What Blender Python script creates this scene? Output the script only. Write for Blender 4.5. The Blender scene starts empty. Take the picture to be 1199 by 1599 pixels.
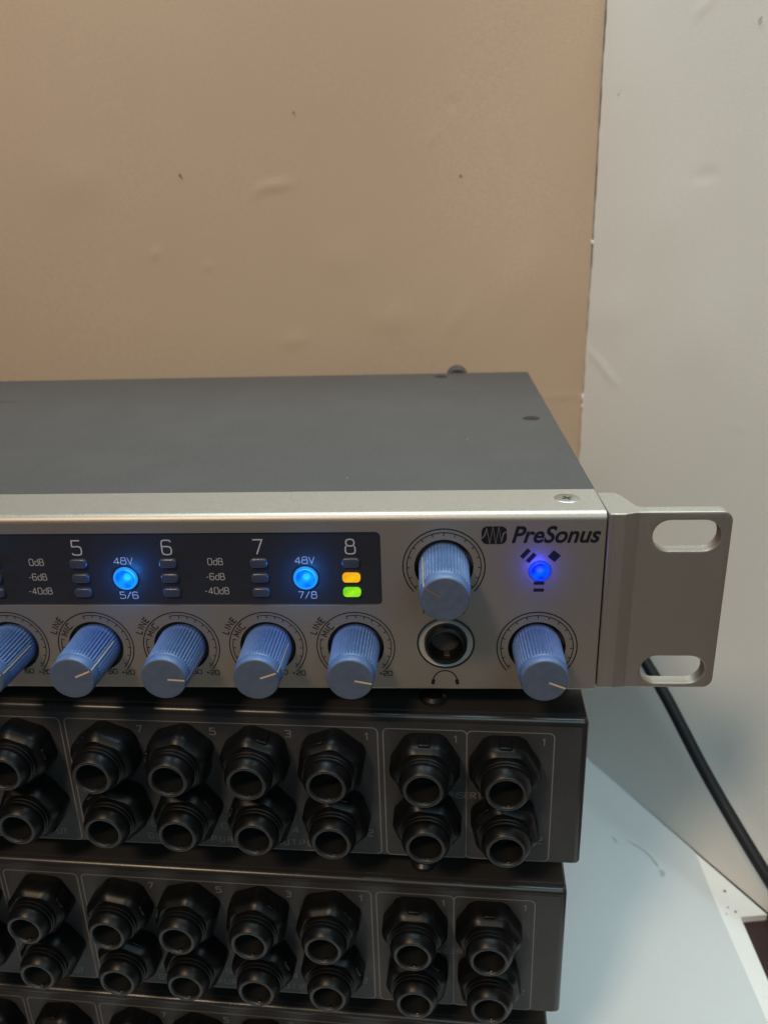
import bpy, bmesh, math, random
from mathutils import Vector, Matrix
random.seed(7)
PI = math.pi
S = 0.001                      # everything below is written in millimetres
TZ = 153.7                     # height of the top unit's underside above the base board
scene = bpy.context.scene
C = scene.collection

# ------------------------------------------------------------------ camera
def make_camera():
    f, px, py, pz, pitch, yaw, roll = 1267.9886, 177.518, -163.5198, 106.1829, .3601, .0657, -.0308
    fw = Vector((-math.sin(yaw)*math.cos(pitch), math.cos(yaw)*math.cos(pitch), -math.sin(pitch)))
    rt = Vector((math.cos(yaw), math.sin(yaw), 0)); up = rt.cross(fw)
    c, s = math.cos(roll), math.sin(roll)
    r2 = rt*c + up*s; u2 = up*c - rt*s
    cam = bpy.data.cameras.new('camera'); o = bpy.data.objects.new('camera', cam); C.objects.link(o)
    m = Matrix((r2, u2, -fw)).transposed().to_4x4(); m.translation = Vector((px, py, pz+TZ))*S
    o.matrix_world = m
    cam.sensor_fit = 'VERTICAL'; cam.sensor_height = 24; cam.lens = f/1599*24
    cam.clip_start = .005; cam.clip_end = 50
    cam.dof.use_dof = True; cam.dof.focus_distance = .188; cam.dof.aperture_fstop = 14
    scene.camera = o
make_camera()

# ------------------------------------------------------------------ light
w = bpy.data.worlds.new('World'); scene.world = w; w.use_nodes = True
bg = w.node_tree.nodes['Background']; bg.inputs[0].default_value = (.50, .49, .50, 1); bg.inputs[1].default_value = .07
def area(name, pos, target, size, power, col, shape='DISK'):
    l = bpy.data.lights.new(name, 'AREA'); l.shape = shape; l.size = size*S; l.energy = power; l.color = col
    o = bpy.data.objects.new(name, l); C.objects.link(o)
    p = Vector(pos)*S + Vector((0, 0, TZ*S)); t = Vector(target)*S + Vector((0, 0, TZ*S))
    o.location = p; o.rotation_euler = (t-p).to_track_quat('-Z', 'Y').to_euler()
    return o
D = Vector((.42, .84, -1.0)).normalized()
tgt = Vector((170, 20, 0))
area('warm_lamp', tgt - D*1350, tgt, 210, 8.6, (1, .75, .52))
area('cool_ceiling_light', (235, 190, 760), (230, 150, 0), 640, 10.8, (.72, .935, 1), 'SQUARE')
area('added_corner_fill', (400, -560, 400), (255, 130, -60), 330, 1.1, (.62, .90, 1), 'SQUARE')  # added cool fill without a known source, brightens the corner beside the stack
vs = scene.view_settings
vs.view_transform = 'Standard'; vs.look = 'None'; vs.gamma = 1; vs.exposure = 0; vs.use_curve_mapping = False
scene.render.engine = 'CYCLES'

# ------------------------------------------------------------------ materials
def mat(name, col, rough=.5, metal=0, spec=.5, noise=None, bump=None, emit=None, estr=0, coat=0, blotch=None, rvar=0):
    """noise=(scale, amount) fine colour grain; bump=(scale, strength, distance mm); blotch=(scale, colour, lo, hi)"""
    m = bpy.data.materials.new(name); m.use_nodes = True
    nt = m.node_tree; b = nt.nodes['Principled BSDF']
    b.inputs['Base Color'].default_value = (*col, 1); b.inputs['Roughness'].default_value = rough
    b.inputs['Metallic'].default_value = metal; b.inputs['Specular IOR Level'].default_value = spec
    b.inputs['Coat Weight'].default_value = coat
    tc = nt.nodes.new('ShaderNodeTexCoord')
    src = None
    if noise:
        n = nt.nodes.new('ShaderNodeTexNoise'); n.inputs['Scale'].default_value = noise[0]; n.inputs['Detail'].default_value = 3
        nt.links.new(tc.outputs['Object'], n.inputs['Vector'])
        r = nt.nodes.new('ShaderNodeMapRange'); r.inputs[3].default_value = 1-noise[1]; r.inputs[4].default_value = 1+noise[1]
        r.inputs[1].default_value = .25; r.inputs[2].default_value = .75
        nt.links.new(n.outputs['Fac'], r.inputs[0])
        v = nt.nodes.new('ShaderNodeVectorMath'); v.operation = 'SCALE'; v.inputs[0].default_value = col
        nt.links.new(r.outputs[0], v.inputs['Scale']); src = v.outputs[0]
        if rvar:
            q = nt.nodes.new('ShaderNodeMapRange'); q.inputs[1].default_value = .3; q.inputs[2].default_value = .7
            q.inputs[3].default_value = rough-rvar; q.inputs[4].default_value = rough+rvar
            nt.links.new(n.outputs['Fac'], q.inputs[0]); nt.links.new(q.outputs[0], b.inputs['Roughness'])
    if blotch:
        n = nt.nodes.new('ShaderNodeTexNoise'); n.inputs['Scale'].default_value = blotch[0]; n.inputs['Detail'].default_value = 5
        nt.links.new(tc.outputs['Object'], n.inputs['Vector'])
        r = nt.nodes.new('ShaderNodeMapRange'); r.inputs[1].default_value = blotch[2]; r.inputs[2].default_value = blotch[3]
        nt.links.new(n.outputs['Fac'], r.inputs[0])
        mx = nt.nodes.new('ShaderNodeMix'); mx.data_type = 'RGBA'
        nt.links.new(r.outputs[0], mx.inputs[0])
        if src: nt.links.new(src, mx.inputs[6])
        else: mx.inputs[6].default_value = (*col, 1)
        mx.inputs[7].default_value = (*blotch[1], 1); src = mx.outputs[2]
    if src: nt.links.new(src, b.inputs['Base Color'])
    if bump:
        n = nt.nodes.new('ShaderNodeTexNoise'); n.inputs['Scale'].default_value = bump[0]; n.inputs['Detail'].default_value = 4
        nt.links.new(tc.outputs['Object'], n.inputs['Vector'])
        bp = nt.nodes.new('ShaderNodeBump'); bp.inputs['Strength'].default_value = bump[1]; bp.inputs['Distance'].default_value = bump[2]*S
        nt.links.new(n.outputs['Fac'], bp.inputs['Height']); nt.links.new(bp.outputs[0], b.inputs['Normal'])
    if emit:
        b.inputs['Emission Color'].default_value = (*emit, 1); b.inputs['Emission Strength'].default_value = estr
    return m
M = {}
M['silver'] = mat('silver_paint', (.405, .350, .296), .47, .8, noise=(3400, .12), bump=(4600, .3, .02), rvar=.05)
M['silver_edge'] = mat('bare_silver', (.62, .61, .60), .3, .9, noise=(2500, .06))
M['cover'] = mat('dark_grey_powder_coat', (.055, .0455, .0415), .62, 0, spec=.32, noise=(2200, .28), bump=(3200, .6, .03), blotch=(60, (.062, .052, .047), .45, .8))
M['chassis'] = mat('black_brown_paint', (.022, .020, .019), .30, 0, noise=(3800, .25), bump=(4200, .35, .02))
M['panel'] = mat('charcoal_panel_paint', (.034, .032, .032), .5, 0, spec=.4, noise=(3800, .25), bump=(4200, .35, .02), blotch=(90, (.042, .040, .040), .45, .75))
M['jack'] = mat('black_nylon', (.004, .004, .0043), .38, 0, spec=.26, noise=(900, .3), bump=(1500, .12, .03))
M['rim'] = mat('grey_socket_rim', (.018, .018, .019), .42, noise=(1200, .3))  # rim a lighter grey than the black socket body
M['bore'] = mat('bore_black', (.003, .003, .003), .6)
M['contact'] = mat('brass_contact', (.75, .60, .36), .25, 1)
M['lens'] = mat('smoked_acrylic', (.020, .021, .027), .42, 0, noise=(2500, .25), bump=(4000, .2, .01))
M['knob'] = mat('blue_plastic', (.070, .113, .225), .48, 0, noise=(900, .14), rvar=.08, bump=(3500, .3, .02))
M['knob_cap'] = mat('blue_cap_greyed_by_light', (.078, .096, .150), .55, 0, noise=(900, .10), rvar=.08, bump=(3500, .3, .02))  # same plastic as the sides; greying by the light is put into the colour
M['pointer'] = mat('cream_pointer', (.62, .46, .29), .45)
M['hole'] = mat('knob_hole_black', (.006, .006, .007), .6)
M['ink'] = mat('black_ink', (.007, .007, .009), .6, spec=.25)
M['ink_grey'] = mat('worn_black_ink', (.035, .033, .033), .55)
M['print'] = mat('pale_print', (.46, .44, .41), .6)
M['print_dim'] = mat('dim_print', (.36, .33, .30), .6)
M['line'] = mat('panel_line_print', (.17, .15, .145), .6)
M['led_off'] = mat('unlit_diode', (.045, .050, .075), .25, spec=.6)
def lit_diode(name, a_, b_, st):
    m = blue_lamp(name, a_, b_, .40, .66); m.node_tree.nodes['Principled BSDF'].inputs['Emission Strength'].default_value = st
    m.node_tree.nodes['Principled BSDF'].inputs['Base Color'].default_value = (.02, .02, .004, 1)
    return m
M['chrome'] = mat('chrome', (.85, .83, .78), .18, 1)
M['nickel'] = mat('pale_nickel', (.72, .68, .60), .35, .5)
M['steel'] = mat('screw_steel', (.66, .65, .62), .28, 1, noise=(2500, .1))
M['screw_black'] = mat('black_screw', (.012, .011, .012), .35, .3)
M['rubber'] = mat('black_rubber', (.009, .009, .011), .5, 0, spec=.35, noise=(800, .2), bump=(600, .1, .05))
M['kraft'] = mat('tan_board', (.518, .373, .264), .75, 0, spec=.25, noise=(1500, .09), bump=(1200, .12, .05), blotch=(14, (.497, .354, .249), .4, .75))
M['kraft_edge'] = mat('tan_board_core', (.38, .27, .18), .85, 0, spec=.2, noise=(900, .2))
M['white'] = mat('white_board', (.79, .775, .742), .6, 0, spec=.3, noise=(1500, .055), bump=(90, .10, .4), blotch=(18, (.77, .755, .722), .4, .75))
M['paper'] = mat('white_sheet', (.62, .635, .635), .55, 0, spec=.35, noise=(1500, .04), bump=(70, .10, .4), blotch=(25, (.59, .605, .605), .4, .8))
M['base'] = mat('base_board_white', (.82, .81, .78), .6, 0, noise=(1500, .03))
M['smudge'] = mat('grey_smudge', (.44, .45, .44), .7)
M['fleck'] = mat('dark_fleck', (.14, .10, .07), .8)
M['dust'] = mat('pale_dust', (.55, .55, .55), .9)
M['table'] = mat('dark_brown_table', (.035, .014, .013), .45, 0, noise=(120, .3))
def blue_lamp(name, deep, core, lo, hi):
    """lit button: pale core, deeper blue towards its rim (local radius)"""
    m = mat(name, (.0002, .0006, .002), .25, spec=.3)
    nt = m.node_tree; b = nt.nodes['Principled BSDF']
    n = nt.nodes.new('ShaderNodeTexNoise'); n.inputs['Scale'].default_value = 420; n.inputs['Detail'].default_value = 2
    tc = nt.nodes.new('ShaderNodeTexCoord'); nt.links.new(tc.outputs['Object'], n.inputs['Vector'])
    mx = nt.nodes.new('ShaderNodeMix'); mx.data_type = 'RGBA'
    r = nt.nodes.new('ShaderNodeMapRange'); r.inputs[1].default_value = lo; r.inputs[2].default_value = hi
    nt.links.new(n.outputs['Fac'], r.inputs[0]); nt.links.new(r.outputs[0], mx.inputs[0])
    mx.inputs[6].default_value = (*deep, 1); mx.inputs[7].default_value = (*core, 1)
    nt.links.new(mx.outputs[2], b.inputs['Emission Color']); b.inputs['Emission Strength'].default_value = 1.0
    return m
M['blue48'] = blue_lamp('lit_blue_button', (.0, .16, .92), (.006, .33, 1.0), .40, .62)
M['blue48_rim'] = mat('lit_blue_rim', (.0005, .002, .006), .25, emit=(.015, .30, 1), estr=1.0)
M['bluefw'] = blue_lamp('lit_blue_lamp', (.002, .022, .85), (.0, .13, 1.0), .42, .66)
M['led_amber'] = lit_diode('lit_amber_diode', (1, .40, .0), (1, .60, .01), .9)
M['led_green'] = lit_diode('lit_green_diode', (.16, .72, .0), (.40, .95, .02), .9)
M['bluefw_rim'] = mat('lit_lamp_rim', (.0005, .001, .006), .25, emit=(.004, .06, 1), estr=.85)

# ------------------------------------------------------------------ mesh helpers (mm in, metres out)
def smooth(me, ang=35):
    for p in me.polygons: p.use_smooth = True
    me.set_sharp_from_angle(angle=math.radians(ang))
def link(name, me, m, parent=None, loc=(0, 0, 0), rot=(0, 0, 0)):
    o = bpy.data.objects.new(name, me); C.objects.link(o)
    if m is not None and not me.materials: me.materials.append(M[m])
    if parent: o.parent = parent
    o.location = Vector(loc)*S; o.rotation_euler = rot
    return o
def data(v, f, m=None, ang=35):
    me = bpy.data.meshes.new('shape'); me.from_pydata([(a*S, b*S, c*S) for a, b, c in v], [], f)
    bm = bmesh.new(); bm.from_mesh(me); bmesh.ops.recalc_face_normals(bm, faces=bm.faces); bm.to_mesh(me); bm.free()
    if m: me.materials.append(M[m])
    smooth(me, ang); return me
class MB:
    def __init__(s): s.v = []; s.f = []
    def add(s, v, f):
        n = len(s.v); s.v += [tuple(p) for p in v]; s.f += [[i+n for i in q] for q in f]; return s
    def addme(s, me):
        return s.add([tuple(x/S for x in p.co) for p in me.vertices], [list(p.vertices) for p in me.polygons])
    def me(s, m=None, ang=35, recalc=True):
        if recalc: return data(s.v, s.f, m, ang)
        me = bpy.data.meshes.new('shape'); me.from_pydata([(a*S, b*S, c*S) for a, b, c in s.v], [], s.f)
        if m: me.materials.append(M[m])
        smooth(me, ang); return me
def rbox(x0, x1, y0, y1, z0, z1, r=.5, seg=3, m=None):
    bm = bmesh.new()
    bmesh.ops.create_cube(bm, size=1)
    for v in bm.verts:
        v.co = Vector(((x0+x1)/2+v.co.x*(x1-x0), (y0+y1)/2+v.co.y*(y1-y0), (z0+z1)/2+v.co.z*(z1-z0)))*S
    if r: bmesh.ops.bevel(bm, geom=list(bm.edges), offset=r*S, segments=seg, profile=.5, affect='EDGES')
    me = bpy.data.meshes.new('shape'); bm.to_mesh(me); bm.free()
    if m: me.materials.append(M[m])
    smooth(me); return me
def lathe(prof, n=48, rfun=None, cap0=False, cap1=False):
    """prof = [(t, r)] ; axis towards -Y (t = distance out of the panel)"""
    v, f = [], []
    for t, r in prof:
        for k in range(n):
            a = 2*PI*k/n; rr = r*(rfun(k, t) if rfun else 1)
            v.append((rr*math.cos(a), -t, rr*math.sin(a)))
    for i in range(len(prof)-1):
        for k in range(n):
            f.append([i*n+k, i*n+(k+1) % n, (i+1)*n+(k+1) % n, (i+1)*n+k])
    if cap0: f.append(list(range(n)))
    if cap1: f.append([(len(prof)-1)*n+k for k in range(n)])
    return v, f
def arc(cx, cz, r, a0, a1, n=24):
    return [(cx+r*math.cos(math.radians(a0+(a1-a0)*k/n)), cz+r*math.sin(math.radians(a0+(a1-a0)*k/n))) for k in range(n+1)]
def rrect(x0, x1, z0, z1, r, n=6):
    if r <= 0: return [(x0, z0), (x1, z0), (x1, z1), (x0, z1)]
    return arc(x1-r, z0+r, r, -90, 0, n)+arc(x1-r, z1-r, r, 0, 90, n)+arc(x0+r, z1-r, r, 90, 180, n)+arc(x0+r, z0+r, r, 180, 270, n)
def plate(outer, holes, y0, y1):
    """flat plate in XZ with holes, from y0 (front) back to y1, filled by a 2D curve"""
    cu = bpy.data.curves.new('c', 'CURVE'); cu.dimensions = '2D'; cu.fill_mode = 'BOTH'; cu.extrude = (y1-y0)/2
    for loop in [outer]+holes:
        sp = cu.splines.new('POLY'); sp.points.add(len(loop)-1); sp.use_cyclic_u = True
        for p, (a, b) in zip(sp.points, loop): p.co = (a, b, 0, 1)
    o = bpy.data.objects.new('c', cu); C.objects.link(o)
    bpy.context.view_layer.update()
    me = bpy.data.meshes.new_from_object(o.evaluated_get(bpy.context.evaluated_depsgraph_get()))
    bpy.data.objects.remove(o)
    mid = (y0+y1)/2
    v = [(p.co.x, mid-p.co.z, p.co.y) for p in me.vertices]; f = [list(p.vertices) for p in me.polygons]
    # weld
    bm = bmesh.new(); vs_ = [bm.verts.new(p) for p in v]
    for q in f:
        try: bm.faces.new([vs_[i] for i in q])
        except ValueError: pass
    bmesh.ops.remove_doubles(bm, verts=bm.verts, dist=1e-4)
    bm.verts.index_update()
    return [tuple(p.co) for p in bm.verts], [[q.index for q in fc.verts] for fc in bm.faces]
def sweepx(prof, x0, x1):
    """closed profile [(y,z)] extruded along X"""
    n = len(prof); v = [(x0, a, b) for a, b in prof]+[(x1, a, b) for a, b in prof]
    f = [[k, (k+1) % n, n+(k+1) % n, n+k] for k in range(n)]+[list(range(n)), list(range(n, 2*n))]
    return v, f
RC = [0]
def ribbon(mb, pts, wd, y, closed=False):
    n = len(pts); RC[0] += 1; y = y-.004*(RC[0] % 6)
    if n < 2: return
    L, Rr = [], []
    for k in range(n):
        p = Vector(pts[k])
        a = Vector(pts[(k-1) % n]) if (closed or k > 0) else None
        b = Vector(pts[(k+1) % n]) if (closed or k < n-1) else None
        d1 = (p-a).normalized() if a is not None and (p-a).length > 1e-9 else None
        d2 = (b-p).normalized() if b is not None and (b-p).length > 1e-9 else None
        if d1 is None: d1 = d2
        if d2 is None: d2 = d1
        t = d1+d2
        t = t.normalized() if t.length > 1e-6 else d1
        nn = Vector((-t.y, t.x)); c = max(.45, nn.dot(Vector((-d1.y, d1.x))))
        L.append(p+nn*wd/2/c); Rr.append(p-nn*wd/2/c)
    v = [(q.x, y, q.y) for q in L]+[(q.x, y, q.y) for q in Rr]
    f = [[k, (k+1) % n, n+(k+1) % n, n+k] for k in range(n if closed else n-1)]
    f = [q[::1] for q in f]
    mb.add(v, f)
def disc(mb, cx, cz, r, y, n=16):
    mb.add([(cx+r*math.cos(2*PI*k/n), y, cz+r*math.sin(2*PI*k/n)) for k in range(n)], [list(range(n))])
def poly(mb, pts, y): mb.add([(a, y, b) for a, b in pts], [list(range(len(pts)))])
# a wide, square-cornered stroke alphabet: strokes on a box 0..w by 0..1
def cr(pts, c=.16, closed=False):
    """chamfer-round the corners of a polyline"""
    out = []; n = len(pts)
    for k in range(n):
        if not closed and k in (0, n-1): out.append(pts[k]); continue
        p = Vector(pts[k]); a = Vector(pts[(k-1) % n]); b = Vector(pts[(k+1) % n])
        d1 = (a-p); d2 = (b-p); c1 = min(c, d1.length/2); c2 = min(c, d2.length/2)
        q1 = p+d1.normalized()*c1; q2 = p+d2.normalized()*c2
        out += [tuple(q1), tuple((q1+q2+p*2)/4), tuple(q2)]
    return out
G = {
 '0': (.72, [('c', [(0, 0), (.72, 0), (.72, 1), (0, 1)])]),
 '1': (.3, [('o', [(0, .8), (.25, 1), (.25, 0)])]),
 '2': (.7, [('o', [(0, .85), (0, 1), (.7, 1), (.7, .52), (0, .4), (0, 0), (.7, 0)])]),
 '3': (.7, [('o', [(0, 1), (.7, 1), (.7, .52), (.2, .52)]), ('o', [(.5, .52), (.7, .52), (.7, 0), (0, 0)])]),
 '4': (.75, [('o', [(.55, 0), (.55, 1)]), ('o', [(.55, .98), (0, .28)]), ('o', [(-.04, .26), (.75, .26)])]),
 '5': (.72, [('o', [(.68, 1), (.05, 1)]), ('o', [(.05, 1.05), (.02, .58)]), ('o', [(.0, .58), (.72, .6), (.72, 0), (0, 0), (0, .14)])]),
 '6': (.72, [('o', [(.7, .86), (.7, 1), (0, 1), (0, 0), (.72, 0), (.72, .56), (.12, .56)]), ('o', [(.16, .56), (.02, .56)])]),
 '7': (.72, [('o', [(0, 1), (.72, 1), (.26, 0)])]),
 '8': (.74, [('c', [(.06, .54), (.68, .54), (.68, 1), (.06, 1)]), ('o', [(.08, .52), (0, .46), (0, 0), (.74, 0), (.74, .46), (.66, .52)])]),
 'd': (.62, [('o', [(.62, 1.02), (.62, 0), (0, 0), (0, .66), (.62, .66)])]),
 'B': (.7, [('o', [(0, .53), (.7, .53), (.7, 0), (0, 0)]), ('o', [(0, 0), (0, 1)]), ('o', [(0, 1), (.64, 1), (.64, .56)])]),
 '-': (.34, [('o', [(0, .42), (.34, .42)])]),
 '+': (.5, [('o', [(0, .45), (.5, .45)]), ('o', [(.25, .2), (.25, .7)])]),
 'V': (.74, [('o', [(0, 1), (.37, 0), (.74, 1)])]),
 '/': (.62, [('o', [(0, -.05), (.62, 1.05)])]),
 'L': (.55, [('o', [(0, 1), (0, 0), (.55, 0)])]),
 'I': (.05, [('o', [(.02, 0), (.02, 1)])]),
 'N': (.68, [('o', [(0, 0), (0, 1), (.68, 0), (.68, 1)])]),
 'E': (.56, [('o', [(.56, 0), (0, 0), (0, 1), (.56, 1)]), ('o', [(0, .52), (.5, .52)])]),
 'M': (.82, [('o', [(0, 0), (0, 1), (.41, .3), (.82, 1), (.82, 0)])]),
 'C': (.68, [('o', [(.68, .85), (.68, 1), (0, 1), (0, 0), (.68, 0), (.68, .15)])]),
 'G': (.7, [('o', [(.68, .85), (.68, 1), (0, 1), (0, 0), (.7, 0), (.7, .48), (.38, .48)])]),
 'R': (.68, [('o', [(0, 0), (0, 1), (.66, 1), (.66, .48), (0, .48)]), ('o', [(.36, .48), (.68, 0)])]),
 'A': (.74, [('o', [(0, 0), (.37, 1), (.74, 0)]), ('o', [(.13, .33), (.61, .33)])]),
 'P': (.66, [('o', [(0, 0), (0, 1), (.66, 1), (.66, .45), (0, .45)])]),
 'U': (.7, [('o', [(0, 1), (0, 0), (.7, 0), (.7, 1)])]),
 'O': (.76, [('c', [(0, 0), (.76, 0), (.76, 1), (0, 1)])]),
 'S': (.68, [('o', [(.68, .86), (.68, 1), (0, 1), (0, .53), (.68, .5), (.68, 0), (0, 0), (0, .14)])]),
 'T': (.64, [('o', [(0, 1), (.64, 1)]), ('o', [(.32, 1), (.32, 0)])]),
 'H': (.68, [('o', [(0, 0), (0, 1)]), ('o', [(.68, 0), (.68, 1)]), ('o', [(0, .52), (.68, .52)])]),
 ' ': (.4, []),
}
SHARP = set('VNMA4/7+-1LEITH')
def text(mb, s, x, z, h, wd, y, anchor='l', gap=.24, rot=0, xs=1.0, pitch=None):
    tot = sum(G[c][0]*xs for c in s)*h + gap*h*(len(s)-1)
    off = 0 if anchor == 'l' else (-tot/2 if anchor == 'c' else -tot)
    ca, sa = math.cos(rot), math.sin(rot)
    for k, c in enumerate(s):
        wdt, strokes = G[c]
        for kind, pts in strokes:
            pts = [(a*h*xs, b*h) for a, b in pts]
            if c not in SHARP: pts = cr(pts, .2*h, kind == 'c')
            base = off if pitch is None else k*pitch
            q = [(a+base, b-h/2) for a, b in pts]
            q = [(x+a*ca-b*sa, z+a*sa+b*ca) for a, b in q]
            ribbon(mb, q, wd, y, kind == 'c')
        off += wdt*h*xs+gap*h
def tag(o, label=None, cat=None, group=None, kind=None):
    if label: o['label'] = label
    if cat: o['category'] = cat
    if group: o['group'] = group
    if kind: o['kind'] = kind
    return o
def empty(name, loc, rz=0):
    o = bpy.data.objects.new(name, None); C.objects.link(o)
    o.location = Vector(loc)*S; o.rotation_euler = (0, 0, rz); o.empty_display_size = .01
    return o

# ------------------------------------------------------------------ the setting
tag(link('table', rbox(-420, 640, -330, 420, -30, -3.2, 1, 2), 'table'), kind='structure')

WALL0, WALLD = Vector((243.6, 193.2)), Vector((62, -112)).normalized()       # foot of the white board on the base
def wall_pt(t, out=0):
    n = Vector((-WALLD.y, WALLD.x)) * -1      # towards the stack
    p = WALL0+WALLD*t - n*out
    return p
# base board: a big sheet with its right-hand edge stepped in
a, b = wall_pt(-1, 0), wall_pt(126.5, 0)
out = [(-300, -125), (294, -125), (294, 81), (wall_pt(126.5).x-.3, 82.5), (a.x-.3, 193.2), (-300, 193.2)]
n = len(out)
mb = MB().add([(x, y, -3.2) for x, y in out]+[(x, y, -.35) for x, y in out],
              [list(range(n)), list(range(n, 2*n))]+[[k, (k+1) % n, n+(k+1) % n, n+k] for k in range(n)])
tag(link('base_board', mb.me(), 'base'), 'bright white base board showing as a strip beside the dark table', 'board')
# the sheet of paper that the stack stands on, very slightly wavy, its right edge short of the board's
def sheet():
    bm = bmesh.new(); nx, ny = 90, 60; grid = {}
    for i in range(nx+1):
        for j in range(ny+1):
            y = -118+(192.4+118)*j/ny
            xr = min(287.2+.5*math.sin(y*.05), WALL0.x-.6+(193.2-y)*62/112)
            x = -295+(xr+295)*i/nx
            z = 0
            if x > 232: z = .0+.10*(math.sin(x*.07+y*.045)+1)*min(1, (x-232)/20)
            grid[i, j] = bm.verts.new((x*S, y*S, z*S))
    for i in range(nx):
        for j in range(ny): bm.faces.new([grid[i, j], grid[i+1, j], grid[i+1, j+1], grid[i, j+1]])
    me = bpy.data.meshes.new('shape')
    rim = bmesh.ops.extrude_edge_only(bm, edges=[e for e in bm.edges if e.is_boundary])
    for q in rim['geom']:
        if isinstance(q, bmesh.types.BMVert): q.co.z = -.30*S
    bmesh.ops.recalc_face_normals(bm, faces=bm.faces)
    if sum(f.normal.z for f in bm.faces) < 0: bmesh.ops.reverse_faces(bm, faces=bm.faces)
    bm.to_mesh(me); bm.free(); smooth(me, 60); return me
ps = tag(link('paper_sheet', sheet(), 'paper'), 'white paper sheet lying under the stack of units', 'paper')
# grey curved smear on the sheet
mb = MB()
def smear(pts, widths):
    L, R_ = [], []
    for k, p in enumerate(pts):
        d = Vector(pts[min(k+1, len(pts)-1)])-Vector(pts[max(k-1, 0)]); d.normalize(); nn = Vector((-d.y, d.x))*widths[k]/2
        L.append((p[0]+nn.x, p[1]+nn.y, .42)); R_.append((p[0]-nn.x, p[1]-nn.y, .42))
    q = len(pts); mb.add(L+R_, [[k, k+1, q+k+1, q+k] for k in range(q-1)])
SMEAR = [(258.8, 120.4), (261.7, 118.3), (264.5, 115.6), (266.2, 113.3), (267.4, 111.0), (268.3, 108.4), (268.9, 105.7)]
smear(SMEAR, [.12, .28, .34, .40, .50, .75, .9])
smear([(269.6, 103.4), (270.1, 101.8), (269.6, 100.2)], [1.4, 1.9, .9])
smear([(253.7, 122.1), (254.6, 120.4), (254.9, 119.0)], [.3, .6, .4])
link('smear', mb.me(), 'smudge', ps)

def dented(name, m, axis0, axisd, width, height, nrm, dents, thick, edge_m=None, res=1.6, wav=.25):
    """an upright board; dents = [(s, z, len, wid, ang, depth)]"""
    ns, nz = int(width/res), int(height/res)
    v, f = [], []
    for j in range(nz+1):
        z = height*j/nz
        for i in range(ns+1):
            s = width*i/ns
            d = wav*(math.sin(s*.035+z*.013)+.7*math.sin(z*.041-s*.017+1.3))
            if i == 0 or i == ns: d += .10*math.sin(z*.23)+.08*math.sin(z*.71+1)
            for (ds, dz, ln, wd, an, dp) in dents:
                if abs(s-ds) > 4*ln+4*wd or abs(z-dz) > 4*ln+4*wd: continue
                ca, sa = math.cos(an), math.sin(an)
                a_ = (s-ds)*ca+(z-dz)*sa; b_ = -(s-ds)*sa+(z-dz)*ca
                d += .6*dp*math.exp(-(a_/ln)**2-(b_/wd)**2)
            v.append((axis0[0]+axisd[0]*s+nrm[0]*d, axis0[1]+axisd[1]*s+nrm[1]*d, z+.1))
    for j in range(nz):
        for i in range(ns):
            k = j*(ns+1)+i; f.append([k, k+1, k+ns+2, k+ns+1])
    bk = len(v)
    cs = [(0, 0), (ns, 0), (ns, nz), (0, nz)]
    # back sheet and rims
    rim = [i for i in range(ns+1)]+[j*(ns+1)+ns for j in range(1, nz+1)]+[nz*(ns+1)+i for i in range(ns-1, -1, -1)]+[j*(ns+1) for j in range(nz-1, 0, -1)]
    for k in rim:
        p = v[k]; v.append((p[0]-nrm[0]*thick, p[1]-nrm[1]*thick, p[2]))
    q = len(rim)
    for k in range(q): f.append([rim[k], rim[(k+1) % q], bk+(k+1) % q, bk+k])
    f.append([bk+k for k in range(q)])
    me = data(v, f, None, 50)
    return link(name, me, m)
KX0 = -290
def kd(x, z, ln, wd, an, dp): return (x-KX0, z+TZ, ln, wd, an, dp)
kd_list = [  # dents and creases (x, z on the board)
    kd(207.5, 124.5, 3.4, .9, 1.25, -.55), kd(208.3, 124.7, 3.2, .8, 1.25, .45),
    kd(178.0, 131.2, 3.4, .9, 1.1, .45), kd(185.7, 143.0, 2.2, 1.3, 1.5, -.5),
    kd(129.3, 132.8, 3.6, .8, 1.35, .35), kd(113.4, 115.3, 6.5, 1.8, .1, .6), kd(106.0, 113.0, 3.4, 1.3, .9, .4),
    kd(59.8, 89.8, 2.2, 1.2, .8, .65), kd(81.9, 84.0, 1.6, 1.2, 0, .45),
    kd(138.8, 44.6, 14, .8, 1.57, .40), kd(117.0, 52.0, 6, 3, .2, .35), kd(160, 60, 8, 6, 0, .4), kd(140, 86, 9, 7, .4, .3),
    kd(232.3, 25.0, 9, .8, .05, .4), kd(30, 120, 12, 9, .4, .5), kd(215, 75, 16, 8, 1.1, .5), kd(188, 60, 10, 3, .9, .3),
]
kb = dented('tan_board', 'kraft', (KX0, 193.8), (1, 0), 243.4-KX0, 352, (0, -1), kd_list, 3.0, wav=.35)
tag(kb, 'plain tan board standing upright behind the stack', 'board')
def board_marks(lst, name, m, parent, y):
    for (x, z, r, sq) in lst:
        mb = MB(); mb.add([(x+r*math.cos(2*PI*k/9)*(1+.25*random.random()), y, z+TZ+r*sq*math.sin(2*PI*k/9)*(1+.25*random.random())) for k in range(9)], [list(range(9))])
        link(name, mb.me(), m, parent)
board_marks([(74.3, 120.4, .48, 1.4), (122.9, 142.1, .4, 1), (189.3, 116.7, .5, .7)], 'fleck', 'fleck', kb, 192.95)
# small torn bits of pale core along its right-hand edge
for z, h_, wd_ in ((24.0, 2.2, .8), (20.2, 1.3, .6), (89.0, 1.6, .5)):
    link('torn_edge', rbox(243.4-wd_, 243.9, 192.9, 196.2, z+TZ, z+TZ+h_, .2, 2), 'white', kb)

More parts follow.
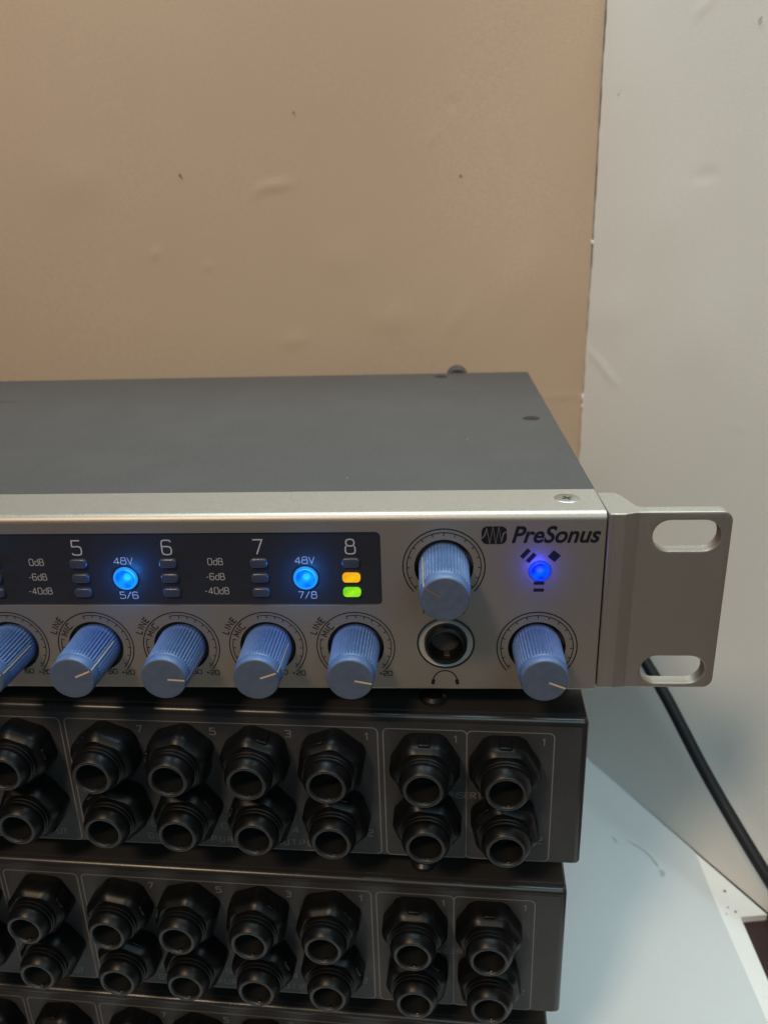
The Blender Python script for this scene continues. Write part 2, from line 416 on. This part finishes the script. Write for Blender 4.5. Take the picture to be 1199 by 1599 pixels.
wn = Vector((WALLD.y, -WALLD.x)); wn = wn if wn.x < 0 else -wn
wd_list = [(8, 42+TZ, 11, 1.0, -.5, .55), (16, 36+TZ, 6, .7, -.45, .45), (38.4, 62+TZ, 4, 1, 1.4, -.3), (56.7, 112.6+TZ, 5, 1.6, .05, -.35), (11, 143+TZ, 1.8, .8, .8, -.6),
           (50, 165+TZ, 5, 1.5, .5, .4), (12, 62+TZ, 16, 9, .3, .5), (64, 60+TZ, 18, 12, 1.2, .5), (40, 100+TZ, 22, 14, .8, .5), (83, 30+TZ, 3, .5, .25, .3)]
wb = dented('white_board', 'white', (WALL0.x, WALL0.y), (WALLD.x, WALLD.y), 235, 352, (wn.x, wn.y), wd_list, 3.0, wav=.30)
tag(wb, 'white upright board angled to the right of the tan board', 'board')
for t, z, r, an in ((11.0, 143, .7, .8), (73.4, 156.5, .9, .2)):
    p = WALL0+WALLD*t+wn*1.0; mb = MB()
    mb.add([(p.x+WALLD.x*r*math.cos(2*PI*k/9), p.y+WALLD.y*r*math.cos(2*PI*k/9), z+TZ+.55*r*math.sin(2*PI*k/9)+r*.5*math.cos(2*PI*k/9)) for k in range(9)], [list(range(9))])
    link('fleck', mb.me(), 'smudge', wb)
# crumbs on the base board strip
bo = bpy.data.objects['base_board']
for x, y, r in ((292.2, 93.5, .5), (293.0, 83.4, .4), (290.8, 85.5, .28), (289.2, 82.3, .25)):
    link('crumb', rbox(x-r, x+r, y-r*.9, y+r*.9, -.35, -.35+r*.8, r*.3, 2), 'fleck', bo)

# ------------------------------------------------------------------ the silver interface on top
U = empty('audio_interface', (0, 0, TZ))
tag(U, 'silver rack audio interface with blue knobs and lit blue lamps, on top of the stack', 'audio interface')
XS = 214.2                      # seam between front panel and ear
KZ, KX8, DK = 11.26, 159.30, 20.41
KN = [KX8-(8-n)*DK for n in range(1, 9)]
LX8, DL = 159.02, 20.597
LN = [LX8-(8-n)*DL for n in range(1, 9)]
HPX, HPZ, MX = 179.57, 31.45, 200.58
JX, JZ = 179.98, 12.3
DISP = (6.0, 165.75, 21.95, 39.85)
# panel: flat front with openings, then a rounded fold to the top lip and a small one below
holes = [arc(x, KZ, 6.5, 0, 352, 44) for x in KN]+[arc(HPX, HPZ, 6.5, 0, 352, 44), arc(MX, KZ, 6.5, 0, 352, 44), arc(JX, JZ, 6.6, 0, 352, 44),
         rrect(*DISP, 1.2), arc(200.55, 30.35, 2.55, 0, 345, 23)]
RT = 1.7
mb = MB(); mb.add(*plate([(-XS, .5), (XS, .5), (XS, 44-RT), (-XS, 44-RT)], holes, 0, 2.0))
top = [(RT-RT*math.cos(PI/2*k/8), 44-RT+RT*math.sin(PI/2*k/8)) for k in range(9)]+[(15.2, 44), (15.2, 42), (2.0, 42), (2.0, 44-RT)]
mb.add(*sweepx(top, -XS, XS))
bot = [(0, .5)]+[(.5-.5*math.cos(PI/2*k/4), .5-.5*math.sin(PI/2*k/4)) for k in range(1, 5)]+[(2.0, 0), (2.0, .5)]
mb.add(*sweepx(bot, -XS, XS))
fp = link('front_panel', mb.me(), 'silver', U); wnm = fp.modifiers.new('weighted', 'WEIGHTED_NORMAL'); wnm.keep_sharp = True; wnm.weight = 90
# ears
def ear(sgn):
    x0 = XS+.45
    z0, z1 = -.35, 43.35
    pl = [(x0, .25), (x0+.25, 0), (x0+.9, 0), (x0+1.0, .07), (x0+1.15, .07), (x0+1.25, 0), (218.0, 0), (218.3, .04), (218.6, .18), (221.0, 1.62), (221.3, 1.75), (221.7, 1.80), (223.2, 1.80), (223.2, 4.9), (221.6, 5.3), (219.6, 12.6), (218.4, 15.0), (x0, 15.0)]
    n = len(pl); b_ = .5
    def ring(z, ins):
        cx = sum(p[0] for p in pl)/n; cy = sum(p[1] for p in pl)/n
        return [(p[0] if p[0] > 222.9 else p[0]+(ins if p[0] < x0+.3 else 0), p[1]+(ins if p[1] < 3 else (-ins if p[1] > 14 else 0)), z+(max(0, .9-p[1]/2) if z < 20 else max(0, .3-p[1]/6))) for p in pl]
    rings = [ring(z0, b_), ring(z0+b_*.3, b_*.3), ring(z0+b_, 0), ring(z1-b_, 0), ring(z1-b_*.3, b_*.3), ring(z1, b_)]
    v = [p for r in rings for p in r]; f = []
    for i in range(5):
        for k in range(n): f.append([i*n+k, i*n+(k+1) % n, (i+1)*n+(k+1) % n, (i+1)*n+k])
    f += [list(range(n)), list(range(5*n, 6*n))]
    mb = MB(); mb.add(v, f)
    # slotted plate, bevelled by three nested layers
    def outl(ins):
        R = 2.4
        return [(223.2, z0+ins), ]+arc(241.3-R, z0+R, R-ins, -90, 0, 8)+arc(241.3-R, z1-R, R-ins, 0, 90, 8)+[(223.2, z1-ins)]
    def slot(zc, ins):
        r = 3.55+ins; xa, xb = 231.9-3.65, 231.9+3.65
        return arc(xb, zc, r, -90, 90, 14)+arc(xa, zc, r, 90, 270, 14)
    ZS = (21.0-16.6, 21.0+16.72)
    o0, o1 = outl(.45), outl(0)
    s0 = [slot(z, .45) for z in ZS]; s1 = [slot(z, 0) for z in ZS]
    pv, pf = plate(o1, s1, 2.25, 4.9)
    # drop the front cap (y = 2.25) and rebuild it as bevel + inset cap
    keep = [q for q in pf if not all(abs(pv[i][1]-2.25) < 1e-4 for i in q)]
    mb.add(pv, keep)
    cv, cf = plate(o0, s0, 1.8, 1.9)
    capf = [q for q in cf if all(abs(cv[i][1]-1.8) < 1e-4 for i in q)]
    mb.add(cv, capf)
    for A, B in [(o0, o1)]+list(zip(s0, s1)):
        m_ = len(A); mid = [((p[0]*.3+q[0]*.7), (p[1]*.3+q[1]*.7)) for p, q in zip(A, B)]
        lay = [(A, 1.8), (mid, 1.93), (B, 2.25)]
        vv = [(p[0], yy, p[1]) for L_, yy in lay for p in L_]
        rng = range(m_) if A is not o0 else range(m_-1)
        mb.add(vv, [[i*m_+k, i*m_+(k+1) % m_, (i+1)*m_+(k+1) % m_, (i+1)*m_+k] for i in range(2) for k in rng])
    bm = bmesh.new(); vs_ = [bm.verts.new((sgn*p[0], p[1], p[2])) for p in mb.v]
    for q in mb.f:
        try: bm.faces.new([vs_[i] for i in q])
        except ValueError: pass
    bmesh.ops.remove_doubles(bm, verts=bm.verts, dist=2e-3)
    bmesh.ops.recalc_face_normals(bm, faces=bm.faces)
    for p in bm.verts: p.co *= S
    me = bpy.data.meshes.new('shape'); bm.to_mesh(me); bm.free(); smooth(me, 32)
    o = link('rack_ear', me, 'silver', U); wnm = o.modifiers.new('weighted', 'WEIGHTED_NORMAL'); wnm.keep_sharp = True; wnm.weight = 90
    return o
ear(1); ear(-1)
# chassis and cover
link('chassis', rbox(-213.6, 213.6, 2.6, 156.4, .6, 41.6, .4, 2), 'cover', U)
cv = link('top_cover', rbox(-214.7, 214.7, 15.5, 157.0, 42.0, 43.75, .55, 3), 'cover', U)
for sx in (-1, 1):
    link('side_wall', rbox(213.7 if sx > 0 else -214.6, 214.6 if sx > 0 else -213.7, 15.6, 156.8, .6, 41.9, .2, 2), 'cover', U)
def flat_screw(name, r, m, parent, loc, up=True, cross=.28, rz=.3):
    """countersunk cross-head screw lying in the XY plane"""
    prof = [(0, r*1.16), (.05, r*1.12), (.02, r*1.0), (.06, r*.95), (.08, r*.55)]
    v, f = lathe(prof, 28)
    v = [(x, z, -y) for x, y, z in v]       # axis up
    mb = MB().add(v, f)
    # head top with a recessed cross
    n = 28
    o = link(name, mb.me(), m, parent, loc, (0, 0, rz))
    mb2 = MB(); top = .08; c = cross*r; L_ = r*.55
    mb2.add([(L_*math.cos(2*PI*k/n), L_*math.sin(2*PI*k/n), top) for k in range(n)], [list(range(n))])
    link('screw_head', mb2.me(), m, o)
    for a_ in (0, PI/2):
        link('screw_slot', rbox(-r*.52, r*.52, -c*.35, c*.35, top-.05, top+.03, 0), 'bore', o, (0, 0, .0 if a_ == 0 else .006), (0, 0, a_))
    return o
flat_screw('cover_screw', 2.3, 'screw_black', cv, (180.5, 150.2, 43.76))
flat_screw('cover_screw', 2.3, 'screw_black', cv, (207.5, 82.7, 43.76), rz=.9)
flat_screw('cover_screw', 2.3, 'screw_black', cv, (-207.5, 82.7, 43.76))
flat_screw('cover_screw', 2.3, 'screw_black', cv, (0, 150.2, 43.76))
flat_screw('panel_screw', 2.45, 'steel', fp, (207.1, 9.2, 44.0), rz=.5)
flat_screw('panel_screw', 2.45, 'steel', fp, (-207.1, 9.2, 44.0))
# dust and a hairline scratch on the cover
for k in range(7):
    x, y, r = random.uniform(60, 205), random.uniform(18, 150), random.uniform(.05, .10)
    link('dust_speck', rbox(x-r, x+r, y-r, y+r, 43.76, 43.76+r, r*.3, 1), 'dust', cv)
mb = MB(); pts = [(v[0], v[1]) for v in arc(18, 78.5, 40, 75, 92, 14)]
ribbon(mb, pts, .45, 0); mb.v = [(x, z, 43.78) for x, y, z in mb.v]
link('scratch', mb.me(), 'screw_black', cv)
# plug standing out of the back
v, f = lathe([(0.2, .01), (.2, 3.9), (.5, 4.2), (8.5, 4.2), (9.2, 3.8), (9.2, 0.01)], 28)
link('rear_plug', MB().add([(x, -y, z) for x, y, z in v], f).me(), 'cover', U, (187.2, 157.0, 41.1))
# rubber feet
v, f = lathe([(0, 6), (5.6, 5.4), (6.4, 4.6), (6.4, .01)], 24)
foot_me = MB().add([(x, z, y) for x, y, z in v], f).me('rubber')
for x in (-190, 185):
    for y in (30, 135): link('rubber_foot', foot_me, 'rubber', U, (x, y, .6), (0, 0, 0)).scale = (1, 1, 1.20)

# display window with numerals, diodes and lit buttons
ds = link('display_window', MB().add(*plate(rrect(DISP[0]+.08, DISP[1]-.08, DISP[2]+.08, DISP[3]-.08, 1.1), [], .45, 1.6)).me(), 'lens', U)
YD = .42
numer = [(str(n+1), LN[n]) for n in range(8)]
for s, x in numer:
    mb = MB(); text(mb, s, x, 36.25, 3.5, .31, YD, 'c', xs=.84); link('channel_number', mb.me(), 'print', ds)
dbx = [(LN[i]+LN[i+1])/2 for i in (1, 3, 5)]
for x in dbx:
    for s, z, dx in (('0dB', 32.75, -1.25), ('-6dB', 29.05, -1.95), ('-40dB', 25.5, -2.6)):
        mb = MB(); text(mb, s, x+dx, z, 1.6, .19, YD, 'l', gap=.22, xs=.80); link('level_mark', mb.me(), 'print_dim', ds)
diode = MB().add(*plate(rrect(-2.0, 2.0, -1.12, 1.12, .85), [], -.75, .3)).me()
bm = bmesh.new(); bm.from_mesh(diode)
bmesh.ops.bevel(bm, geom=[e for e in bm.edges if all(abs(v.co.y+.75*S) < 1e-6 for v in e.verts) and len(e.link_faces) == 2 and e.calc_face_angle(0) > .5], offset=.35*S, segments=3, profile=.5, affect='EDGES')
bm.to_mesh(diode); bm.free(); smooth(diode, 60)
dm = {k: diode.copy() for k in ('led_off', 'led_amber', 'led_green')}
for k in dm: dm[k].materials.clear(); dm[k].materials.append(M[k])
ZL = (32.49, 28.84, 25.25)
for n in range(8):
    for r, z in enumerate(ZL):
        k = 'led_off'
        if n == 7 and r == 1: k = 'led_amber'
        if n == 7 and r == 2: k = 'led_green'
        o = link('level_diode', dm[k], None, ds, (LN[n], .42, z))
        if k == 'led_amber': o['label'] = 'lit amber diode'
        if k == 'led_green': o['label'] = 'lit green diode'
def glow(parent, loc, power, col, r):
    l = bpy.data.lights.new('lamp_glow', 'POINT'); l.energy = power; l.color = col; l.shadow_soft_size = r*S; l.specular_factor = .15
    o = bpy.data.objects.new('lamp_glow', l); C.objects.link(o); o.parent = parent; o.location = Vector(loc)*S
def lit_button(name, parent, x, z, r, core, rim, y):
    v, f = lathe([(-.8, r), (.45, r), (.62, r*.96), (.66, r*.88), (.58, r*.80)], 32)
    o = link(name, MB().add(v, f).me(), rim, parent, (x, y, z))
    v, f = lathe([(.58, r*.80), (.66, r*.6), (.72, r*.3), (.74, .01)], 32)
    link('lit_lens', MB().add(v, f).me(), core, o)
    return o
for i in (0, 2, 4, 6):
    x = (LN[i]+LN[i+1])/2
    b_ = lit_button('phantom_button', ds, x, 28.72, 2.75, 'blue48', 'blue48_rim', .44)
    b_['label'] = 'lit blue round button'
    glow(b_, (0, -2.9, -.2), .0036, (.01, .25, 1), 1.2)
    mb = MB(); text(mb, '48V', x, 33.0, 1.65, .20, YD, 'c', gap=.2); link('phantom_mark', mb.me(), 'print_dim', ds)
    mb = MB(); text(mb, '%d/%d' % (i+1, i+2), x+.15, 24.4, 1.65, .19, YD, 'c', gap=.22); link('phantom_mark', mb.me(), 'print_dim', ds)

# knobs
def knob_meshes(L=14.0):
    N = 44; n = N*6
    def rf(k, t):
        if t < .9 or t > L*.80: return 1
        ph = (k % 6)/6; return 1-.085*(.5+.5*math.cos(2*PI*ph))**1.2
    R0, R1 = 5.55, 5.05
    prof = [(-3, R0*.9), (-.5, R0), (.95, R0)]
    for q in range(9):
        t = 1+(L*.79-1)*q/8; prof.append((t, R0+(R1+.14-R0)*t/L))
    prof += [(L*.805, R1+.02), (L*.82, R1-.16), (L*.84, R1-.18), (L*.86, R1), (L*.90, R1+.05), (L*.965, R1+.02), (L*.99, R1-.14)]
    v, f = lathe(prof, n, rf)
    body = MB().add(v, f).me('knob', 40)
    v, f = lathe([(L*.99, R1-.14), (L, R1-.34), (L+.03, R1*.6), (L+.05, .01)], 64)
    cap = MB().add(v, f).me('knob_cap', 30)
    # pointer: groove line across the cap and down the skirt
    mb = MB()
    y0 = -(L+.09)
    poly(mb, [(R1*.20, -.20), (R1-.33, -.20), (R1-.33, .20), (R1*.20, .20)], y0)
    pm = mb.me('pointer')
    mb = MB()
    pr = [(L*.985, R1+.02), (L*.90, R1+.12), (L*.80, R1+.16), (1.5, R0+.02)]
    vv = []
    for t, r in pr: vv += [(r, -t, -.15), (r, -t, .15)]
    mb.add(vv, [[2*k, 2*k+1, 2*k+3, 2*k+2] for k in range(3)])
    sm = mb.me('pointer')
    return body, cap, pm, sm
M['pointer_dim'] = mat('dark_pointer', (.16, .12, .10), .5)  # darker tone for the headphone knob's cap pointer
KM = knob_meshes(14.0); KH = knob_meshes(16.0)
v, f = lathe([(0.02, 6.5), (-3.2, 6.5), (-3.2, 3)], 44); well_me = MB().add(v, f).me('hole')
def knob(x, z, ang, km, label=None):
    k = link('knob', km[0], None, U, (x, 0, z), (0, -math.radians(ang), 0))
    link('knob_cap', km[1], None, k); link('pointer_line', km[2], None, k); link('pointer_groove', km[3], None, k)
    link('knob_recess', well_me, None, U, (x, 0, z))
    return k
angs = [200, 140, 60, 12, 24, -4, 20, -11]
for n, x in enumerate(KN): knob(x, KZ, angs[n], KM)
for q in KH[2:3]: q.materials.clear(); q.materials.append(M['pointer_dim'])
knob(HPX, HPZ, 147, KH); knob(MX, KZ, -22, KM)
# printed scales
YP = -.035
def scale_big(x, z):
    mb = MB()
    ribbon(mb, arc(x, z, 9.0, -42, 222, 64), .27, YP); ribbon(mb, arc(x, z, 8.15, -42, 222, 64), .21, YP)
    for k in range(15):
        a_ = math.radians(-38+256*k/14)
        ribbon(mb, [(x+8.15*math.cos(a_), z+8.15*math.sin(a_)), (x+7.45*math.cos(a_), z+7.4*math.sin(a_))], .21, YP)
    link('dial_scale', mb.me(), 'ink', fp)
scale_big(HPX, HPZ); scale_big(MX, KZ)
def arctext(mb, s, x, z, r, a0, h, wd, gap=.42):
    """letters along an arc, clockwise from a0 degrees"""
    pos = 0
    for c in s:
        w_ = G[c][0]*h; a_ = math.radians(a0)-(pos+w_/2)/r
        text(mb, c, x+r*math.cos(a_), z+r*math.sin(a_), h, wd, YP, 'c', rot=a_-PI/2)
        pos += w_+gap*h
for x in KN:
    mb = MB()
    ribbon(mb, arc(x, KZ, 8.97, -42, 222, 64), .24, YP)
    ribbon(mb, arc(x, KZ, 8.2, -42, 104, 44), .19, YP); ribbon(mb, arc(x, KZ, 8.2, 165, 222, 18), .19, YP)
    for a_ in (-36, -18, -2, 14, 30, 45, 60, 74, 88, 103, 166, 182, 200):
        a_ = math.radians(a_); ribbon(mb, [(x+8.2*math.cos(a_), KZ+8.2*math.sin(a_)), (x+7.5*math.cos(a_), KZ+7.45*math.sin(a_))], .2, YP)
    link('dial_scale', mb.me(), 'ink', fp)
    mb = MB(); arctext(mb, 'LINE', x, KZ, 10.3, 160, 1.45, .26); link('dial_word', mb.me(), 'ink', fp)
    mb = MB(); arctext(mb, 'MIC', x, KZ, 7.75, 158, 1.4, .26); link('dial_word', mb.me(), 'ink', fp)
    mb = MB(); text(mb, '+20', x+6.75, 4.3, 1.15, .2, YP, 'c', xs=1.1); link('dial_word', mb.me(), 'ink', fp)
    mb = MB(); text(mb, '60', x+3.0, 4.5, 1.15, .2, YP, 'c', xs=1.1); link('dial_word', mb.me(), 'ink', fp)
mb = MB(); text(mb, 'PHONES', HPX, 20.6, 1.5, .2, YP, 'c', gap=.42); link('dial_word', mb.me(), 'ink', fp)
# brand lettering and its mark
def font_mesh(s, size, shear, offset, x0, x1, z, h, y):
    cu = bpy.data.curves.new('t', 'FONT'); cu.body = s; cu.size = 10; cu.shear = shear; cu.offset = offset; cu.space_character = 1.0; cu.resolution_u = 6
    o = bpy.data.objects.new('t', cu); C.objects.link(o); bpy.context.view_layer.update()
    me = bpy.data.meshes.new_from_object(o.evaluated_get(bpy.context.evaluated_depsgraph_get())); bpy.data.objects.remove(o)
    xs_ = [p.co.x for p in me.vertices]; zs_ = [p.co.y for p in me.vertices]
    a_, b_ = min(xs_), max(xs_); c_, d_ = min(zs_), max(zs_)
    mb = MB().add([(x0+(p.co.x-a_)/(b_-a_)*(x1-x0), y, z+(p.co.y-c_)/(d_-c_)*h) for p in me.vertices], [list(p.vertices) for p in me.polygons])
    return mb.me()
link('brand_lettering', font_mesh('PreSonus', 5, .28, .265, 194.2, 213.2, 37.0, 4.05, YP), 'ink', fp)
mb = MB(); poly(mb, rrect(187.7, 193.15, 36.85, 41.0, 1.25), YP); bl = link('brand_mark', mb.me(), 'ink', fp)
wv = [(0, .34), (.08, .40), (.13, .52), (.205, .88), (.33, .04), (.45, .97), (.565, .02), (.68, .95), (.79, .12), (.86, .58), (.92, .66), (1, .68)]
mb = MB(); ribbon(mb, [(187.7+5.45*a_, 36.85+4.15*b_) for a_, b_ in wv], .24, YP-.035); link('brand_wave', mb.me(), 'silver', bl)
# link symbol round the blue lamp
def bar(cx, cz, w_, h_, an):
    ca, sa = math.cos(an), math.sin(an)
    return [(cx+a_*ca-b_*sa, cz+a_*sa+b_*ca) for a_, b_ in rrect(-w_/2, w_/2, -h_/2, h_/2, .12, 3)]
for cx, cz, w_, h_, an in ((203.5, 33.95, 2.0, 2.05, .87), (197.25, 34.55, 2.5, 1.0, .87), (198.55, 33.55, 2.5, 1.0, .87), (200.45, 27.45, 2.3, .78, 0), (200.45, 25.75, 2.3, .78, 0)):
    mb = MB(); poly(mb, bar(cx, cz, w_, h_, an), YP); link('link_symbol', mb.me(), 'ink', fp)
b_ = lit_button('link_lamp', U, 200.55, 30.35, 2.4, 'bluefw', 'bluefw_rim', .3)
b_['label'] = 'lit blue round lamp'
glow(b_, (0, -2.9, -.1), .0022, (.03, .04, 1), 1.0)
# headphone socket
v, f = lathe([(0.03, 6.62), (.22, 6.5), (.22, 6.22), (-.1, 6.2)], 48); hj = link('headphone_socket', MB().add(v, f).me(), 'hole', U, (JX, 0, JZ))
v, f = lathe([(-.1, 6.2), (-.15, 6.1), (-.5, 4.9), (-.5, 4.5)], 48); link('socket_ring', MB().add(v, f).me(), 'nickel', hj)
v, f = lathe([(-.5, 4.95), (1.0, 4.85), (1.6, 4.6), (1.8, 4.2), (1.65, 3.8), (1.0, 3.5), (-9, 3.4), (-9, .01)], 48); link('socket_bush', MB().add(v, f).me(), 'jack', hj)
link('contact_spring', rbox(-.5, .9, -.2, 1.4, -3.35, -2.9, .15, 2), 'contact', hj)
# headphone symbol
mb = MB(); ribbon(mb, arc(179.8, 2.35, 2.75, 4, 176, 28), .30, YP)
for sx in (-1, 1): poly(mb, bar(179.8+sx*2.78, 2.1, .8, 1.35, sx*.2), YP-.03)
link('headphone_symbol', mb.me(), 'ink', fp)

# ------------------------------------------------------------------ the black units turned back to front
H = 43.0
JU = [19.49, 38.39, 60.95, 79.86, 98.87, 117.59, 139.97, 161.0]
V1, V2 = 12.45, 29.0
def jack_meshes():
    n = 48
    def hexr(k, t):
        a = (k/n*2*PI) % (PI/3)-PI/6
        return min(1.0, math.cos(PI/6)/math.cos(a)*1.065)
    v, f = lathe([(0, 8.4), (.8, 8.5), (4.6, 8.4), (5.7, 7.8), (6.5, 6.9), (6.6, 5.9)], n, hexr)
    nut = MB().add(v, f).me('jack', 28)
    v, f = lathe([(4.2, 6.2), (7.4, 6.2), (7.6, 5.9), (7.85, 5.9), (8.05, 6.12), (8.4, 6.1), (8.6, 5.8), (8.9, 5.8), (9.2, 5.85), (9.7, 5.75), (11.0, 4.95), (11.33, 4.66)], 40)
    barrel = MB().add(v, f).me('jack', 40)
    v, f = lathe([(11.33, 4.66), (11.47, 4.52), (11.5, 4.38), (11.5, 4.05), (11.42, 3.9), (10.6, 3.78)], 40)
    rim = MB().add(v, f).me('rim', 60)
    v, f = lathe([(10.9, 3.80), (10.6, 3.74), (4.5, 3.62), (4.5, .01)], 32)
    bore = MB().add(v, f).me('bore', 40)
    tab = rbox(-1.5, 1.5, -5.3, -1.2, 7.0, 8.1, .35, 3, 'jack')
    return nut, barrel, bore, tab, rim
JM = jack_meshes()
glint = rbox(-.32, .32, -11.0, -10.2, -3.74, -3.45, .12, 2, 'contact')
def print_box(mb, u0, u1, v0, v1, r=1.4, wd=.26, y=-.05, sides=True):
    ribbon(mb, rrect(-u1, -u0, -v1, -v0, r), wd, y, True)
def build_unit(label, X, Y, Z, yaw, seed):
    """local frame: origin below the panel's right front edge at foot level, x to the right, y into the depth"""
    rnd = random.Random(seed)
    u = empty('rack_unit', (X, Y, TZ+Z-H-5.8), -yaw)
    tag(u, label, 'rack unit', 'black rack units stacked under the silver interface')
    zt = H+5.8
    W = 427
    body = link('chassis', rbox(-W, 0, 0, 154, 5.8, zt, 1.3, 4), 'chassis', u)
    link('top_cover', rbox(-W+.4, -.5, 1.9, 154, zt-.6, zt+.45, .3, 2), 'chassis', u)
    pan = link('rear_panel', MB().add(*plate(rrect(-W+1.6, -1.6, 6.7, zt-1.9, .6), [], -.12, .6)).me(), 'panel', u)
    # printed frames
    YP_ = -.16
    for u0, u1, closed in ((7.9, 28.45, 1), (28.45, 48.5, 1), (49.85, 128.5, 1), (129.75, 150.8, 1), (152, 196, 1)):
        mb = MB(); ribbon(mb, rrect(-u1, -u0, zt-42.0, zt-3.7, 1.3), .27, YP_, True); link('printed_frame', mb.me(), 'line', pan)
    def word(s, uc, v, h=1.7, wd=.24, anchor='c', m='line', pitch=None):
        mb = MB(); text(mb, s, -uc, zt-v, h, wd, YP_-.02, anchor, pitch=pitch); link('printed_word', mb.me(), m, pan)
    word('GENERAL PURPOSE OUTPUTS', 111.2, 39.6, 1.75, .25, pitch=2.12)
    word('OUTPUT', 138.2, 39.4, 1.75, .25)
    word('INSERT', 28.6, 22.5, 1.75, .25)
    word('LINE IN', 38.5, 39.8, 1.75, .25)
    for s1, s2, uu in (('7', '8', 109.3), ('5', '6', 90.6), ('3', '4', 71.8), ('1', '2', 52.6), ('1', '2', 31.2), ('1', '2', 10.4)):
        word(s1, uu, 6.2, 1.9, .26); word(s2, uu, 35.4, 1.9, .26)
    for c, ju in enumerate(JU):
        for r, vv in enumerate((V1, V2)):
            uu = ju-(.38 if r else 0)
            rot = (0 if c < 2 and r == 0 else rnd.uniform(-1.4, 1.4))
            nut = link('jack_socket', JM[0], None, u, (-uu, -.12, zt-vv), (0, rot, 0))
            link('socket_tab', JM[3], None, nut)
            link('socket_barrel', JM[1], None, nut, (0, 0, 0), (0, -rot, 0))
            link('socket_bore', JM[2], None, nut); link('socket_rim', JM[4], None, nut)
            link('contact_spring', glint, None, nut, (0, 0, 0), (0, -rot-.12, 0))
    for x in (-W+30, -30):
        for y in (30, 130): link('rubber_foot', foot_me, None, u, (x, y, 5.9), (0, 0, 0)).scale = (1, 1, .92)
    for x in (-36.5, -190, -330):
        v, f = lathe([(0, 3.2), (.9, 3.0), (1.6, 2.2), (1.75, .01)], 24)
        s_ = link('lid_screw', MB().add([(a_, c_, -b_) for a_, b_, c_ in v], f).me(), 'screw_black', u, (x, 6.2, zt+.45))
        link('screw_slot', rbox(-1.3, 1.3, -.25, .25, 1.6, 1.8, 0), 'bore', s_)
    return u
build_unit('black unit directly beneath the silver interface, its paired jack sockets facing out', 213.33, -1.73, -7.24, .039, 3)
build_unit('second black unit from the top, turned slightly, its paired jack sockets facing out', 210.24, -4.31, -56.06, .049, 5)
build_unit('lowest black unit, only its upper edge showing at the bottom of the picture', 207.4, -4.6, -104.9, .055, 8)

# ------------------------------------------------------------------ the cable
def tube(pts, r, n=20, sub=10):
    P = [Vector(p) for p in pts]; Q = []
    for i in range(len(P)-1):
        p0, p1, p2, p3 = P[max(i-1, 0)], P[i], P[i+1], P[min(i+2, len(P)-1)]
        for k in range(sub):
            t = k/sub; Q.append(.5*((2*p1)+(p2-p0)*t+(2*p0-5*p1+4*p2-p3)*t*t+(3*p1-p0-3*p2+p3)*t**3))
    Q.append(P[-1]); v, f = [], []; up = Vector((0, 0, 1))
    for k, p in enumerate(Q):
        d = (Q[min(k+1, len(Q)-1)]-Q[max(k-1, 0)]).normalized()
        a_ = d.cross(up).normalized(); b_ = a_.cross(d)
        v += [p+a_*r*math.cos(2*PI*j/n)+b_*r*math.sin(2*PI*j/n) for j in range(n)]
    for k in range(len(Q)-1):
        f += [[k*n+j, k*n+(j+1) % n, (k+1)*n+(j+1) % n, (k+1)*n+j] for j in range(n)]
    f += [list(range(n)), list(range((len(Q)-1)*n, len(Q)*n))]
    return MB().add([tuple(p) for p in v], f)
CABLE = [(187.2, 166, 40), (187.5, 176, 39), (196, 183, 30), (215, 180, 6), (238, 160, -32), (254, 138, -57), (267.7, 118.6, -77.5), (280.6, 99.5, -100.8), (293.2, 80.8, -120.4), (303.4, 66.6, -134.5), (314, 52, -146), (328, 34, -153.2), (345, 8, -153.9), (362, -40, -153.9)]
cb = link('power_cable', tube([(x, y, z+TZ) for x, y, z in CABLE], 2.4).me(), 'rubber')
tag(cb, 'thick black cable running down in front of the white board', 'cable')
